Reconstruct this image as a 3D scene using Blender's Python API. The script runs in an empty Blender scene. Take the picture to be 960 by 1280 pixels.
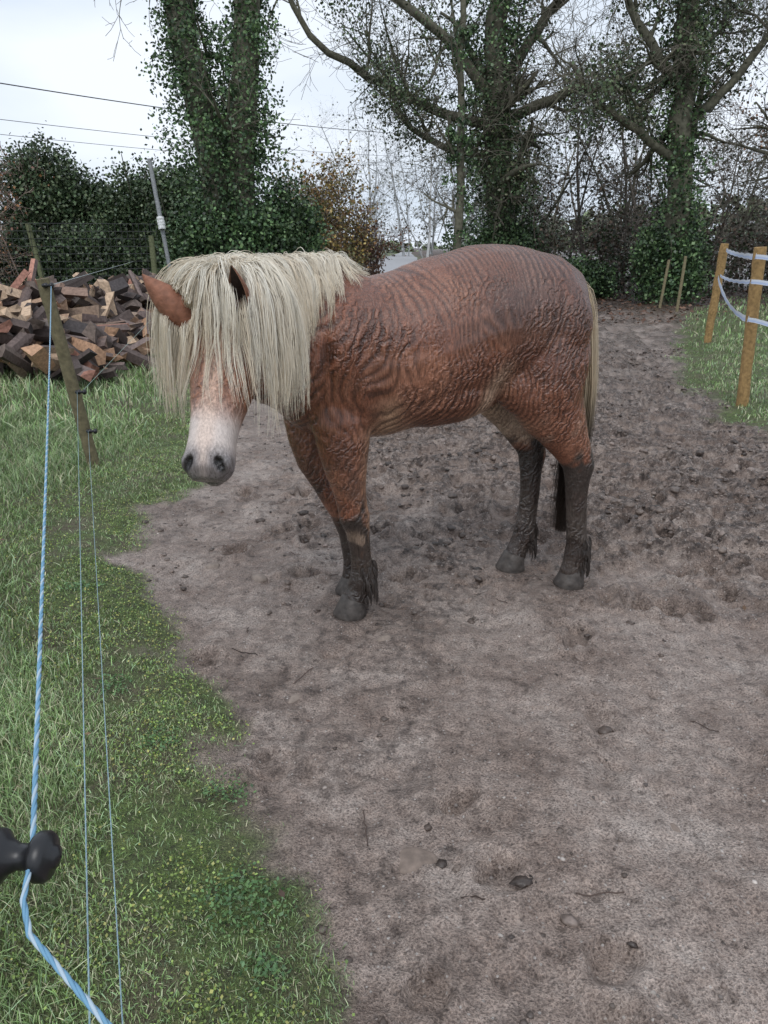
import bpy, math, numpy as np
from mathutils import Vector, Matrix
from mathutils.bvhtree import BVHTree
R=np.random.default_rng(7)
scene=bpy.context.scene
col=scene.collection
def sm(x,a,b):
    t=np.clip((np.asarray(x,float)-a)/(b-a),0,1); return t*t*(3-2*t)
TB=np.random.default_rng(3).random((256,256))
def vn(x,y):
    x=np.asarray(x,float);y=np.asarray(y,float)
    xi=np.floor(x).astype(int);yi=np.floor(y).astype(int)
    fx=x-xi;fy=y-yi;fx=fx*fx*(3-2*fx);fy=fy*fy*(3-2*fy)
    a=TB[xi%256,yi%256];b=TB[(xi+1)%256,yi%256];c=TB[xi%256,(yi+1)%256];d=TB[(xi+1)%256,(yi+1)%256]
    return (a*(1-fx)+b*fx)*(1-fy)+(c*(1-fx)+d*fx)*fy
def fbm(x,y,o=4):
    s=0;a=.5;n=0
    for i in range(o):
        s=s+a*vn(x*2**i+17*i,y*2**i+31*i);n+=a;a*=.5
    return s/n
def nrm(v): return v/np.maximum(np.linalg.norm(v,axis=-1,keepdims=True),1e-9)

# ---------------- mesh helpers
def mk(name,V,F,mat=None,C=None,parent=None,smooth=False):
    V=np.asarray(V,np.float32).reshape(-1,3);F=np.asarray(F,np.int32);k=F.shape[1]
    me=bpy.data.meshes.new(name)
    me.vertices.add(len(V));me.vertices.foreach_set('co',V.ravel())
    me.loops.add(F.size);me.loops.foreach_set('vertex_index',F.ravel())
    me.polygons.add(len(F));me.polygons.foreach_set('loop_start',np.arange(0,F.size,k,dtype=np.int32))
    me.polygons.foreach_set('use_smooth',np.full(len(F),smooth))
    me.update(calc_edges=True)
    if C is not None:
        C=np.asarray(C,np.float32)
        if C.shape[1]==3: C=np.hstack([C,np.ones((len(C),1),np.float32)])
        a=me.color_attributes.new('Col','FLOAT_COLOR','POINT');a.data.foreach_set('color',C.astype(np.float32).ravel())
    ob=bpy.data.objects.new(name,me);col.objects.link(ob)
    if mat: me.materials.append(mat)
    if parent: ob.parent=parent
    return ob
def empty(name,loc=(0,0,0),rz=0):
    e=bpy.data.objects.new(name,None);e.empty_display_size=.2;col.objects.link(e);e.location=loc;e.rotation_euler=(0,0,rz);return e
def tubes(P,Rd,m=3):
    P=np.asarray(P,float);Rd=np.asarray(Rd,float)
    N,K,_=P.shape
    T=nrm(np.gradient(P,axis=1))
    mean=nrm(P[:,-1]-P[:,0])
    ref=np.where(np.abs(mean[:,2:3])>.8,np.array([[1.,.13,0]]),np.array([[0,.1,1.]]))[:,None,:]
    A=nrm(np.cross(T,np.broadcast_to(ref,T.shape)));B=np.cross(T,A)
    an=np.arange(m)*2*np.pi/m
    V=P[:,:,None,:]+Rd[:,:,None,None]*(A[:,:,None,:]*np.cos(an)[None,None,:,None]+B[:,:,None,:]*np.sin(an)[None,None,:,None])
    base=(np.arange(N)*K*m)[:,None,None];k=(np.arange(K-1)*m)[None,:,None];j=np.arange(m)[None,None,:];j2=(j+1)%m
    F=np.stack([base+k+j,base+k+j2,base+k+m+j2,base+k+m+j],-1).reshape(-1,4)
    return V.reshape(-1,3),F
class Acc:
    def __init__(s): s.V=[];s.F=[];s.C=[];s.n=0
    def add(s,V,F,C):
        V=np.asarray(V,float).reshape(-1,3);s.V.append(V);s.F.append(np.asarray(F)+s.n);s.n+=len(V)
        C=np.asarray(C,float); 
        if C.ndim==1: C=np.tile(C,(len(V),1))
        s.C.append(C)
    def tube(s,P,Rd,m,c):
        P=np.asarray(P,float);Rd=np.asarray(Rd,float)
        if P.ndim==2:P=P[None];Rd=Rd[None]
        V,F=tubes(P,Rd,m)
        c=np.asarray(c,float)
        if c.ndim==2: c=np.repeat(c,P.shape[1]*m,axis=0)
        elif c.ndim==3: c=np.repeat(c.reshape(-1,3),m,axis=0)
        s.add(V,F,c)
    def make(s,name,mat,parent=None,smooth=False):
        return mk(name,np.vstack(s.V),np.vstack(s.F),mat,np.vstack(s.C),parent,smooth)
def leaves(P,size,cols,flat=0,asp=.6):
    N=len(P);size=np.broadcast_to(size,(N,))
    a=nrm(R.normal(size=(N,3))*np.array([1,1,1-flat]));b=nrm(np.cross(a,R.normal(size=(N,3))))
    if flat: b=nrm(b*np.array([1,1,1-flat])+1e-4)
    s=size[:,None]
    V=np.stack([P-a*s*.5,P+b*s*.5*asp,P+a*s*.5,P-b*s*.5*asp],1)
    F=np.arange(N*4).reshape(N,4)
    return V.reshape(-1,3),F,np.repeat(cols,4,axis=0)
def pick(pal,n,var=.25):
    pal=np.array(pal,float);c=pal[R.integers(0,len(pal),n)];return np.clip(c*(1+var*R.normal(size=(n,1))),.004,1)

# ---------------- materials
def newmat(name):
    m=bpy.data.materials.new(name);m.use_nodes=True;nt=m.node_tree;b=nt.nodes['Principled BSDF'];return m,nt,b
def N(nt,t,**kw):
    n=nt.nodes.new(t)
    for k,v in kw.items():
        if hasattr(n,k): setattr(n,k,v)
        else: n.inputs[k].default_value=v
    return n
def attrmat(name,rough=.6,spec=.4,noise=0,nscale=20,bump=0,trans=0):
    m,nt,b=newmat(name);L=nt.links
    a=N(nt,'ShaderNodeVertexColor',layer_name='Col');out=a.outputs['Color']
    if noise or bump:
        tc=N(nt,'ShaderNodeTexCoord');n=N(nt,'ShaderNodeTexNoise');n.inputs['Scale'].default_value=nscale;n.inputs['Detail'].default_value=4
        L.new(tc.outputs['Object'],n.inputs['Vector'])
    if noise:
        mr=N(nt,'ShaderNodeMapRange');L.new(n.outputs['Fac'],mr.inputs['Value']);mr.inputs['From Min'].default_value=.3;mr.inputs['From Max'].default_value=.7
        mr.inputs['To Min'].default_value=1-noise;mr.inputs['To Max'].default_value=1+noise
        mx=N(nt,'ShaderNodeVectorMath',operation='SCALE');L.new(out,mx.inputs[0]);L.new(mr.outputs[0],mx.inputs['Scale']);out=mx.outputs[0]
    if bump:
        bp=N(nt,'ShaderNodeBump');bp.inputs['Strength'].default_value=bump;bp.inputs['Distance'].default_value=.01;L.new(n.outputs['Fac'],bp.inputs['Height']);L.new(bp.outputs[0],b.inputs['Normal'])
    L.new(out,b.inputs['Base Color']);b.inputs['Roughness'].default_value=rough;b.inputs['Specular IOR Level'].default_value=spec
    if trans:
        t=N(nt,'ShaderNodeBsdfTranslucent');L.new(out,t.inputs['Color']);ms=N(nt,'ShaderNodeMixShader');ms.inputs[0].default_value=trans
        L.new(b.outputs[0],ms.inputs[1]);L.new(t.outputs[0],ms.inputs[2]);L.new(ms.outputs[0],nt.nodes['Material Output'].inputs['Surface'])
    return m
M_leaf=attrmat('foliage',.45,.45)
M_grass=attrmat('grass_blades',.45,.45)
M_bark=attrmat('bark',.9,.2)
M_trunk=attrmat('trunk_bark',.9,.2,.4,9,.6)
M_wood=attrmat('weathered_wood',.75,.3,.3,30,.5)
M_mud=attrmat('mud_clod',.38,.5,.3,60,.6)
M_stone=attrmat('stone',.7,.35,.25,40,.5)
M_hair=attrmat('horse_hair',.5,.35,trans=.25)
M_dhair=attrmat('muddy_hair',.4,.4)
M_rope=attrmat('rope_and_tape',.6,.3)
M_plastic=attrmat('black_plastic',.35,.5)
M_hoof=attrmat('hoof',.5,.4,.4,40,.5)
M_road=attrmat('asphalt',.8,.3,.15,3,.1)

# ---------------- terrain functions
LE=np.array([(0.3,.10),(1.12,-.03),(1.424,-.174),(1.6,-.233),(1.93,-.366),(2.18,-.48),(2.55,-.73),(3.02,-.93),(3.56,-1.30),(4.31,-1.49),(4.79,-1.30),(5.6,-1.30),(7,-1.6),(10,-2.0),(15,-1.6),(20,1.5),(27,5.0),(30,8),(60,60)])
RE=np.array([(-3,3.6),(5,3.3),(6.11,3.16),(6.9,3.1),(8.8,3.45),(12.7,4.8),(19,7.3),(25,11),(60,70)])
def dL(x,y): return np.interp(y,LE[:,0],LE[:,1])-x
def dR(x,y): return x-np.interp(y,RE[:,0],RE[:,1])
HO=(.25,3.22);FA=math.atan2(-.3,-.954);fx,fy=math.cos(FA),math.sin(FA)
def l2w(s,t): return HO[0]+s*fx-t*fy, HO[1]+s*fy+t*fx
HOOF=[(.448,.132),(.385,-.088),(-.614,.141),(-.437,-.114)]
HW=[l2w(*h) for h in HOOF]
rp=np.random.default_rng(11)
PR=[]
for i in range(900):
    y=1.1+12*rp.random()**1.3;x=rp.uniform(-.9,4.4)
    w=float(sm(y+.5*x,2.4,4.6))
    if rp.random()<.2+.6*w: PR.append((x,y,rp.uniform(.05,.095),rp.uniform(.018,.042)*(0.6+.75*w),rp.uniform(0,3.14)))
def prints(x,y):
    h=np.zeros(np.shape(x));dk=np.zeros(np.shape(x))
    for (px,py,r,d,an) in PR:
        j0,j1=np.searchsorted(ys,[py-2.4*r,py+2.4*r]);i0,i1=np.searchsorted(xs,[px-2.4*r,px+2.4*r]);sl_=(slice(j0,j1),slice(i0,i1))
        if j0==j1 or i0==i1: continue
        xx=x[sl_]-px;yy=y[sl_]-py
        u=xx*math.cos(an)+yy*math.sin(an);v=-xx*math.sin(an)+yy*math.cos(an)
        dd=np.sqrt(u*u+v*v*1.7)/r+ (vn(x[sl_]*30,y[sl_]*30)-.5)*.5+(vn(x[sl_]*11,y[sl_]*11)-.5)*.6
        k=sm(dd,1.0,.6);h[sl_]=h[sl_]+(-d*k)*(h[sl_]>-.02)+d*.55*np.exp(-((dd-1.3)/.25)**2)
        dk[sl_]=np.maximum(dk[sl_],sm(dd,1.05,.7)*min(1,d/.03))  # shade of the hollow, painted as darkness inside each print
    return h,dk
def gmask(x,y):
    e=(fbm(x*3.1+5,y*3.1,5)-.5)*.6
    gl=sm(dL(x,y)+e,-.08,.12);gr=sm(dR(x,y)+e,-.10,.2)
    return np.maximum(gl,gr)
def churn(x,y): return sm(y+.55*x+ (fbm(x*.8,y*.8,3)-.5)*2.5,2.7,4.9)*sm(x,-1.5,.0)
def ridg(x,y): 
    wx=x+.05*vn(x*9,y*9);return 1-np.abs(2*fbm(wx*5.2+9,y*7,4)-1)
def gh(x,y,detail=False):
    x=np.asarray(x,float);y=np.asarray(y,float)
    dl=dL(x,y);dr=dR(x,y);g=gmask(x,y)
    h=.045*sm(dl,-.05,.25)+.22*sm(dl,.6,4)*sm(y,2,8)+.03*sm(dr,0,.4)
    near=sm(y,40,20)
    h=h+near*g*(fbm(x*2.3,y*2.3,4)-.5)*.07
    c=churn(x,y)
    mud=(fbm(x*2.2,y*2.2,4)-.5)*.06+(fbm(x*9,y*9,4)-.5)*.034+(fbm(x*24,y*24,3)-.5)*.018
    rid=ridg(x,y)
    mud=mud+c*((sm(rid,.62,.92)-.5)*.055+(fbm(x*17,y*17,3)-.5)*.05)
    if detail: mud=mud+PH
    for (hx,hy) in HW:
        q=np.hypot(x-hx,y-hy);k=sm(q,.08,.2);mud=mud*k+ .012*np.exp(-((q-.105)/.03)**2)
    h=h+(1-g)*mud*near
    h=h+.9*sm(y,34,70)*sm(x,3,14)
    return h
def grow(a,b,s,g):
    o=[a];st=s
    sg=1 if b>a else -1
    while (o[-1]-b)*sg<0: o.append(o[-1]+sg*st);st*=g
    return o[1:]
xs=np.array(sorted(grow(-2.4,-230,.018,1.065))+list(np.arange(-2.4,3.4,.0115))+grow(3.4,230,.014,1.065))
ys=np.array(sorted(grow(.9,-12,.03,1.25))+list(np.arange(.9,6.6,.0115))+grow(6.6,500,.014,1.032))
X,Y=np.meshgrid(xs,ys)
PH,print_shade=prints(X,Y)
Z=gh(X,Y,True)
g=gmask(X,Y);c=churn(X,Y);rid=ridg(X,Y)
wet_and_shade=np.clip(c*(.06+.85*sm(rid+.35*(fbm(X*20,Y*20,4)-.5),.76,.86))+print_shade*.34*(.4+fbm(X*25,Y*25,3))+.5*sm(fbm(X*1.3+7,Y*1.3+2,4),.50,.62)*sm(fbm(X*16,Y*16,4),.52,.60),0,1)  # wet dark clods and blotches, plus shade painted into hoofprint hollows
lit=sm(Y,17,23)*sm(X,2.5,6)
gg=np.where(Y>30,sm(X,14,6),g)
C=np.stack([gg,wet_and_shade,lit],-1).reshape(-1,3)
nx,ny=len(xs),len(ys)
i=np.arange((ny-1)*nx).reshape(ny-1,nx)[:,:-1].ravel()
F=np.stack([i,i+1,i+nx+1,i+nx],-1)
m,nt,b=newmat('muddy_ground');L=nt.links
tc=N(nt,'ShaderNodeTexCoord');vc=N(nt,'ShaderNodeVertexColor',layer_name='Col');sp=N(nt,'ShaderNodeSeparateColor');L.new(vc.outputs[0],sp.inputs[0])
def noise(sc,det=6,ro=.6):
    n=N(nt,'ShaderNodeTexNoise');n.inputs['Scale'].default_value=sc;n.inputs['Detail'].default_value=det;n.inputs['Roughness'].default_value=ro;L.new(tc.outputs['Object'],n.inputs['Vector']);return n
def ramp(src,pts):
    r=N(nt,'ShaderNodeValToRGB');e=r.color_ramp.elements
    while len(e)<len(pts): e.new(.5)
    for k,(p,cc) in enumerate(pts): e[k].position=p;e[k].color=(*cc,1) if len(cc)==3 else cc
    L.new(src,r.inputs[0]);return r
def mix(f,a,bb,bt='MIX'):
    x=N(nt,'ShaderNodeMix',data_type='RGBA',blend_type=bt)
    if isinstance(f,float): x.inputs[0].default_value=f
    else: L.new(f,x.inputs[0])
    for s,v in ((6,a),(7,bb)):
        if isinstance(v,tuple): x.inputs[s].default_value=(*v,1)
        else: L.new(v,x.inputs[s])
    return x.outputs[2]
n1=noise(1.9,8,.75);n2=noise(20,5,.75);n3=noise(150,2,.7)
mud=ramp(n1.outputs['Fac'],[(.36,(.205,.153,.127)),(.5,(.335,.268,.232)),(.64,(.45,.385,.345))])
mud2=ramp(n2.outputs['Fac'],[(.32,(.38,.35,.33)),(.46,(.94,.92,.91)),(.68,(1.3,1.27,1.25))])
mc=mix(1.0,mud.outputs[0],mud2.outputs[0],'MULTIPLY')
g3=ramp(n3.outputs['Fac'],[(.35,(.5,.48,.47)),(.5,(1,1,1)),(.68,(1.4,1.39,1.37))])
mc=mix(1.0,mc,g3.outputs[0],'MULTIPLY')
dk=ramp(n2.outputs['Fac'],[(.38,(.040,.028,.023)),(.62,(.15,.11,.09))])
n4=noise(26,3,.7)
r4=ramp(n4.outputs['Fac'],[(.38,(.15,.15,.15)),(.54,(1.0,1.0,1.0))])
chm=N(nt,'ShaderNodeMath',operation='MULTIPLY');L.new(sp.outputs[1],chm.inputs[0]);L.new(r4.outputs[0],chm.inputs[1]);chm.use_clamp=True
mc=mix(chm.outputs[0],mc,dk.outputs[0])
def specks(sc,lo,hi,mcin):
    vo=N(nt,'ShaderNodeTexVoronoi');vo.inputs['Scale'].default_value=sc;L.new(tc.outputs['Object'],vo.inputs['Vector'])
    sepc=N(nt,'ShaderNodeSeparateColor');L.new(vo.outputs['Color'],sepc.inputs[0])
    gr=ramp(vo.outputs['Distance'],[(.2,(1,1,1)),(.34,(0,0,0))])
    sel=ramp(sepc.outputs[0],[(lo,(0,0,0)),(hi,(1,1,1))])
    pm=N(nt,'ShaderNodeMath',operation='MULTIPLY');L.new(gr.outputs[0],pm.inputs[0]);L.new(sel.outputs[0],pm.inputs[1])
    pc=ramp(sepc.outputs[1],[(0,(.09,.068,.058)),(.5,(.28,.225,.195)),(1,(.58,.53,.49))])
    return mix(pm.outputs[0],mcin,pc.outputs[0]),pm
mc,pm=specks(80,.66,.74,mc)
gc=ramp(n2.outputs['Fac'],[(.35,(.05,.052,.02)),(.5,(.09,.13,.035)),(.7,(.16,.20,.06))])
n6=noise(3.2,3,.7);r6=ramp(n6.outputs['Fac'],[(.45,(0,0,0)),(.62,(.75,.75,.75))])
gc2=mix(r6.outputs[0],gc.outputs[0],(.13,.105,.07))
gc2=mix(1.0,gc2,g3.outputs[0],'MULTIPLY')
mc=mix(sp.outputs[0],mc,gc2)
lc=ramp(n4.outputs['Fac'],[(.35,(.03,.02,.016)),(.52,(.075,.048,.036)),(.68,(.15,.095,.065))])
mc=mix(sp.outputs[2],mc,lc.outputs[0])
L.new(mc,b.inputs['Base Color'])
rr=ramp(n1.outputs['Fac'],[(.38,(.26,.26,.26)),(.58,(.52,.52,.52))])
rmx=mix(sp.outputs[1],rr.outputs[0],(.24,.24,.24));rmx=mix(sp.outputs[0],rmx,(.8,.8,.8));L.new(rmx,b.inputs['Roughness']);b.inputs['Specular IOR Level'].default_value=.55
add=N(nt,'ShaderNodeMath',operation='ADD');L.new(n3.outputs['Fac'],add.inputs[0]);L.new(n2.outputs['Fac'],add.inputs[1])
bp=N(nt,'ShaderNodeBump');bp.inputs['Strength'].default_value=1.0;bp.inputs['Distance'].default_value=.018;L.new(add.outputs[0],bp.inputs['Height']);L.new(bp.outputs[0],b.inputs['Normal'])
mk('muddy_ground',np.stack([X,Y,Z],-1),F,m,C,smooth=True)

def strip(pts,w,z0):
    V=[];pts=np.array(pts,float)
    for k,(x,y) in enumerate(pts):
        z=float(gh(np.array([x]),np.array([y]))[0])+z0
        V+= [(x-w/2,y,z),(x+w/2,y,z)]
    F=[(2*k,2*k+1,2*k+3,2*k+2) for k in range(len(pts)-1)]
    return V,F
V,F=strip([(1.0,34),(.9,45),(.8,60),(1.2,80),(2.5,110),(5,160),(8,240)],4.2,.03)
mk('country_road',V,F,M_road,np.tile([.32,.32,.33],(len(V),1)))

# ---------------- stones, clods
def blobs(P,S,cols,flat=.6,sub=1,rough=.25):
    import bmesh
    bm=bmesh.new();bmesh.ops.create_icosphere(bm,subdivisions=sub,radius=1)
    bv=np.array([v.co[:] for v in bm.verts]);bf=np.array([[v.index for v in f.verts] for f in bm.faces]);bm.free()
    n=len(P);k=len(bv)
    ang=R.uniform(0,6.28,n);ca,sa=np.cos(ang),np.sin(ang)
    sc=np.stack([R.uniform(.7,1.3,n),R.uniform(.6,1.1,n),R.uniform(.7,1.2,n)*flat],-1)
    ph=R.normal(size=(n,3,3))*1.6
    off=1+rough*np.sin(np.einsum('kj,nji->nki',bv,ph)).sum(-1)/1.7
    v=bv[None]*off[:,:,None]*sc[:,None,:]*np.asarray(S)[:,None,None]
    x=v[...,0]*ca[:,None]-v[...,1]*sa[:,None];y=v[...,0]*sa[:,None]+v[...,1]*ca[:,None]
    v=np.stack([x,y,v[...,2]],-1)+P[:,None,:]
    f=(bf[None]+(np.arange(n)*k)[:,None,None]).reshape(-1,3)
    return v.reshape(-1,3),f,np.repeat(cols,k,axis=0)
def scat(n,x0,x1,y0,y1,wf,yp=1.0):
    x=R.uniform(x0,x1,n);y=y0+(y1-y0)*R.random(n)**yp
    k=R.random(n)<wf(x,y);return x[k],y[k]
x,y=scat(32000,-1.4,5,1.0,12,lambda x,y:(1-gmask(x,y))*(churn(x,y)*.85+.16)*sm(fbm(x*2.6,y*2.6,3),.40,.58),1.2)
P=np.stack([x,y,gh(x,y)+.0],-1);big=1+1.1*churn(x,y)*(R.random(len(x))<.35)
V,F,C=blobs(P,np.clip((R.gamma(1.7,.0040,len(x))+.002)*big,0,.032),pick([(.08,.058,.047),(.13,.10,.083),(.055,.04,.033),(.18,.14,.12)],len(x)),.55,1,.45)
mk('mud_clods',V,F,M_mud,C,smooth=True)
x,y=scat(3500,-1.3,4,1.0,7,lambda x,y:(1-gmask(x,y))*.8,1.3)
P=np.stack([x,y,gh(x,y)-.001],-1)
V,F,C=blobs(P,np.clip(R.gamma(1.7,.0020,len(x))+.0016,0,.008),pick([(.27,.23,.205),(.22,.18,.155),(.36,.32,.29),(.13,.11,.10)],len(x)),.6,1,.2)
mk('pebbles',V,F,M_stone,C,smooth=True)
st=[(.083,1.56,.07),(-.6,3.35,.055),(.0,2.72,.04),(-.32,2.32,.026),(-.12,2.05,.022),(.78,1.66,.03),(.95,1.42,.03),(-.35,2.9,.025),(1.6,2.4,.03),(1.9,3.6,.04),(-.85,3.5,.05)]
st=np.array(st);P=np.stack([st[:,0],st[:,1],gh(st[:,0],st[:,1])-st[:,2]*.24],-1)
V,F,C=blobs(P,st[:,2],pick([(.20,.155,.128),(.235,.19,.16)],len(st),.1),.42,3,.2)
mk('half_buried_stones',V,F,M_stone,C,smooth=True)

# ---------------- grass
GP=[(.18,.28,.10),(.22,.34,.13),(.28,.39,.17),(.135,.21,.075),(.38,.42,.26),(.40,.38,.25),(.25,.36,.20)]
def blades(x,y,h,w,pal,seg=3,lean=.6):
    n=len(x);z=gh(x,y)-.004
    a=R.uniform(0,6.28,n);ld=np.stack([np.cos(a),np.sin(a),np.zeros(n)],-1)
    b2=R.uniform(0,6.28,n);wd=np.stack([np.cos(b2),np.sin(b2),np.zeros(n)],-1)
    le=np.abs(R.normal(0,lean,n))*h
    P0=np.stack([x,y,z],-1)
    V=[]
    for t,wf in ((0,1),(.45,.8),(.8,.5)):
        p=P0+ld*(le*t*t)[:,None];p[:,2]+=h*t*(1-.15*t)
        V+= [p-wd*(w*wf*.5)[:,None],p+wd*(w*wf*.5)[:,None]]
    p=P0+ld*le[:,None];p[:,2]+=h*.85
    V+=[p-wd*(w*.06)[:,None],p+wd*(w*.06)[:,None]]
    V=np.stack(V,1);i=(np.arange(n)*8)[:,None,None]
    F=(i+np.array([[0,1,3,2],[2,3,5,4],[4,5,7,6]])[None]).reshape(-1,4)
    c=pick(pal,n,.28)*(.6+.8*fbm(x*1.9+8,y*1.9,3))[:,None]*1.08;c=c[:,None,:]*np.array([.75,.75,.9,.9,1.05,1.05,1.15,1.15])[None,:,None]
    return V.reshape(-1,3),F,c.reshape(-1,3)
A=Acc()
def tall(x,y): return sm(dL(x,y),.3,1.1)
def reg(n,x0,x1,y0,y1,yp,hmin,hmax,ww):
    x,y=scat(n,x0,x1,y0,y1,lambda x,y:gmask(x,y)*(.30+.70*np.maximum(sm(fbm(x*2.5,y*2.5,3),.40,.58),.7*tall(x,y))),yp)
    t=np.maximum(tall(x,y),.6*sm(dR(x,y),0,.5));h=(hmin+(hmax-hmin)*t)*R.uniform(.4,1.4,len(x))*(.5+1.0*fbm(x*1.7+3,y*1.7,3))
    V,F,C=blades(x,y,h,ww*R.uniform(.6,1.3,len(x)),GP);A.add(V,F,C)
reg(100000,-1.5,.2,.75,2.6,1.1,.014,.055,.0027)
reg(95000,-3.4,-.6,2.4,6.5,1.1,.022,.08,.0045)
reg(48000,-9,-1.2,6,17,1.3,.05,.11,.012)
reg(38000,3,9,5.5,13,1.2,.03,.06,.010)
reg(20000,4.5,20,12,30,1.2,.06,.12,.025)
reg(18000,-14,4,16,34,1.2,.08,.2,.03)
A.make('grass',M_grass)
x,y=scat(160000,-3,.3,.8,7,lambda x,y:gmask(x,y)*sm(dL(x,y),1.6,.05)*sm(fbm(x*4+2,y*4,4),.36,.52),1.5)
z=gh(x,y)+R.uniform(.001,.02,len(x))
V,F,C=leaves(np.stack([x,y,z],-1),R.uniform(.004,.011,len(x)),pick([(.19,.27,.065),(.25,.35,.085),(.12,.18,.05),(.32,.32,.10)],len(x))*(.65+.7*fbm(x*5,y*5,3))[:,None],.45,.8)
mk('creeping_weeds',V,F,M_leaf,C)
A=Acc()
for (cx,cy,rr_,n) in [(-.33,1.38,.10,420),(-.95,2.3,.07,150),(-.45,1.8,.06,160),(-1.35,3.1,.08,200),(-.25,1.2,.05,110),(-.7,2.0,.06,120)]:
    a=R.uniform(0,6.28,n);q=rr_*np.sqrt(R.random(n))*R.uniform(.6,1.3,n);x=cx+q*np.cos(a);y=cy+q*np.sin(a);z=gh(x,y)+R.uniform(.005,.03,n)
    V,F,C=leaves(np.stack([x,y,z],-1),R.uniform(.008,.016,n),pick([(.07,.14,.055),(.11,.20,.07)],n),.5,.6);A.add(V,F,C)
A.make('leafy_weed_clumps',M_leaf)
A=Acc()
x,y=scat(700,-3.5,4,1,9,lambda x,y:.05+.35*gmask(x,y));z=gh(x,y)+.015
V,F,C=leaves(np.stack([x,y,z],-1),R.uniform(.015,.04,len(x)),pick([(.10,.045,.025),(.13,.075,.04),(.05,.03,.02)],len(x)),.8,.6);A.add(V,F,C)
x,y=scat(8000,2,16,16,32,lambda x,y:1-.7*gmask(x,y));z=gh(x,y)+.03
V,F,C=leaves(np.stack([x,y,z],-1),R.uniform(.06,.14,len(x)),pick([(.11,.055,.035),(.15,.085,.055),(.06,.04,.03)],len(x)),.8,.7);A.add(V,F,C)
A.make('fallen_leaves',M_leaf)
n=18;x=R.uniform(-.6,2.2,n);y=R.uniform(1.2,4.5,n);k=gmask(x,y)<.9;x=x[k];y=y[k];n=len(x);a=R.uniform(0,6.28,n);l=R.uniform(.05,.15,n)
t=np.linspace(-.5,.5,7)[None,:];px=x[:,None]+np.cos(a)[:,None]*l[:,None]*t+R.normal(size=(n,7))*.003;py=y[:,None]+np.sin(a)[:,None]*l[:,None]*t+R.normal(size=(n,7))*.003
A=Acc();A.tube(np.stack([px,py,gh(px,py)+.005],-1),np.full((n,7),.0018),5,pick([(.09,.065,.055)],n));A.make('fallen_twigs',M_bark)

# ================= HORSE
horse=empty('horse',(HO[0],HO[1],0),FA)
def w2l(x,y,z):
    dx,dy=x-HO[0],y-HO[1];return np.array([dx*fx+dy*fy,-dx*fy+dy*fx,z])
def l2(v): return np.array([v[0]*fx+v[1]*fy,-v[0]*fy+v[1]*fx,v[2]])
HV=[];HF=[]
def loft(st,lat=None,n=28,ex=2.0):
    c=np.array([s[0] for s in st],float);T=nrm(np.gradient(c,axis=0));base=len(HV)
    for k in range(len(st)):
        t=T[k]
        l=np.cross([0,0,1],t) if lat is None else np.array(lat,float)-t*np.dot(lat,t)
        l=l/np.linalg.norm(l);u=np.cross(t,l)
        for j in range(n):
            a=2*math.pi*j/n;ca,sa=math.cos(a),math.sin(a)
            ca=math.copysign(abs(ca)**(2/ex),ca);sa=math.copysign(abs(sa)**(2/ex),sa)
            HV.append(tuple(c[k]+l*ca*st[k][1]+u*sa*st[k][2]))
    for k in range(len(st)-1):
        for j in range(n):
            j2=(j+1)%n;HF.append((base+k*n+j,base+k*n+j2,base+(k+1)*n+j2,base+(k+1)*n+j))
    HV.append(tuple(c[0]));HV.append(tuple(c[-1]));e0,e1=len(HV)-2,len(HV)-1
    for j in range(n):
        j2=(j+1)%n;HF.append((e0,base+j2,base+j));HF.append((e1,base+(len(st)-1)*n+j,base+(len(st)-1)*n+j2))
def ell(c,r):
    st=[]
    for k in range(9):
        a=-math.pi/2+math.pi*(k+.001)/8.002;f=max(math.cos(a),.05)
        st.append(((c[0]+r[0]*math.sin(a),c[1],c[2]),r[1]*f,r[2]*f))
    loft(st,(0,1,0),20)
tr=[(-.62,1.27,1.10,.08),(-.60,1.355,1.0,.15),(-.545,1.42,.94,.21),(-.45,1.475,.92,.262),(-.30,1.512,.905,.285),(-.15,1.512,.89,.295),(0,1.475,.845,.305),(.15,1.425,.79,.315),(.30,1.395,.755,.305),(.42,1.41,.75,.27),(.55,1.42,.765,.24),(.66,1.37,.80,.21),(.73,1.28,.87,.155),(.765,1.2,.95,.09)]
loft([((s,0,(a+b_)/2),w,(a-b_)/2) for s,a,b_,w in tr],ex=2.15)
loft([((.42,0,1.14),.2,.28),((.52,0,1.15),.195,.31),((.66,.03,1.165),.172,.285),((.78,.10,1.205),.148,.25),((.87,.20,1.245),.13,.21),((.92,.31,1.285),.11,.17),((.93,.40,1.31),.10,.14),((.935,.47,1.32),.085,.11)])
PO=np.array([.922,.465,1.40]);NO=np.array([1.069,.817,.88]);dv=nrm(NO-PO);hh=nrm(np.array([dv[0],dv[1],0]));nv=nrm(hh*(-dv[2])+np.array([0,0,1])*math.hypot(dv[0],dv[1]));lv=np.cross(np.array([0,0,1]),hh)
def hp(q,mm,w): return PO+dv*q+nv*mm+lv*w
hs=[(-.05,-.05,.05,.06),(-.02,-.05,.075,.085),(.05,-.055,.092,.105),(.13,-.075,.105,.13),(.20,-.085,.115,.142),(.28,-.08,.106,.128),(.37,-.062,.089,.099),(.46,-.05,.073,.080),(.53,-.045,.069,.074),(.58,-.045,.075,.073),(.62,-.05,.072,.064),(.65,-.055,.05,.042)]
loft([(hp(q,mm,0),a,b_) for q,mm,a,b_ in hs],lat=lv,ex=2.35)
def ellh(q,mm,w,r):
    st=[]
    for k in range(9):
        a=-math.pi/2+math.pi*(k+.001)/8.002;f=max(math.cos(a),.05);st.append((hp(q+r*math.sin(a)*1.15,mm,w),r*f,r*f))
    loft(st,lat=lv,n=16)
ellh(.60,-.105,0,.042)
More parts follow.
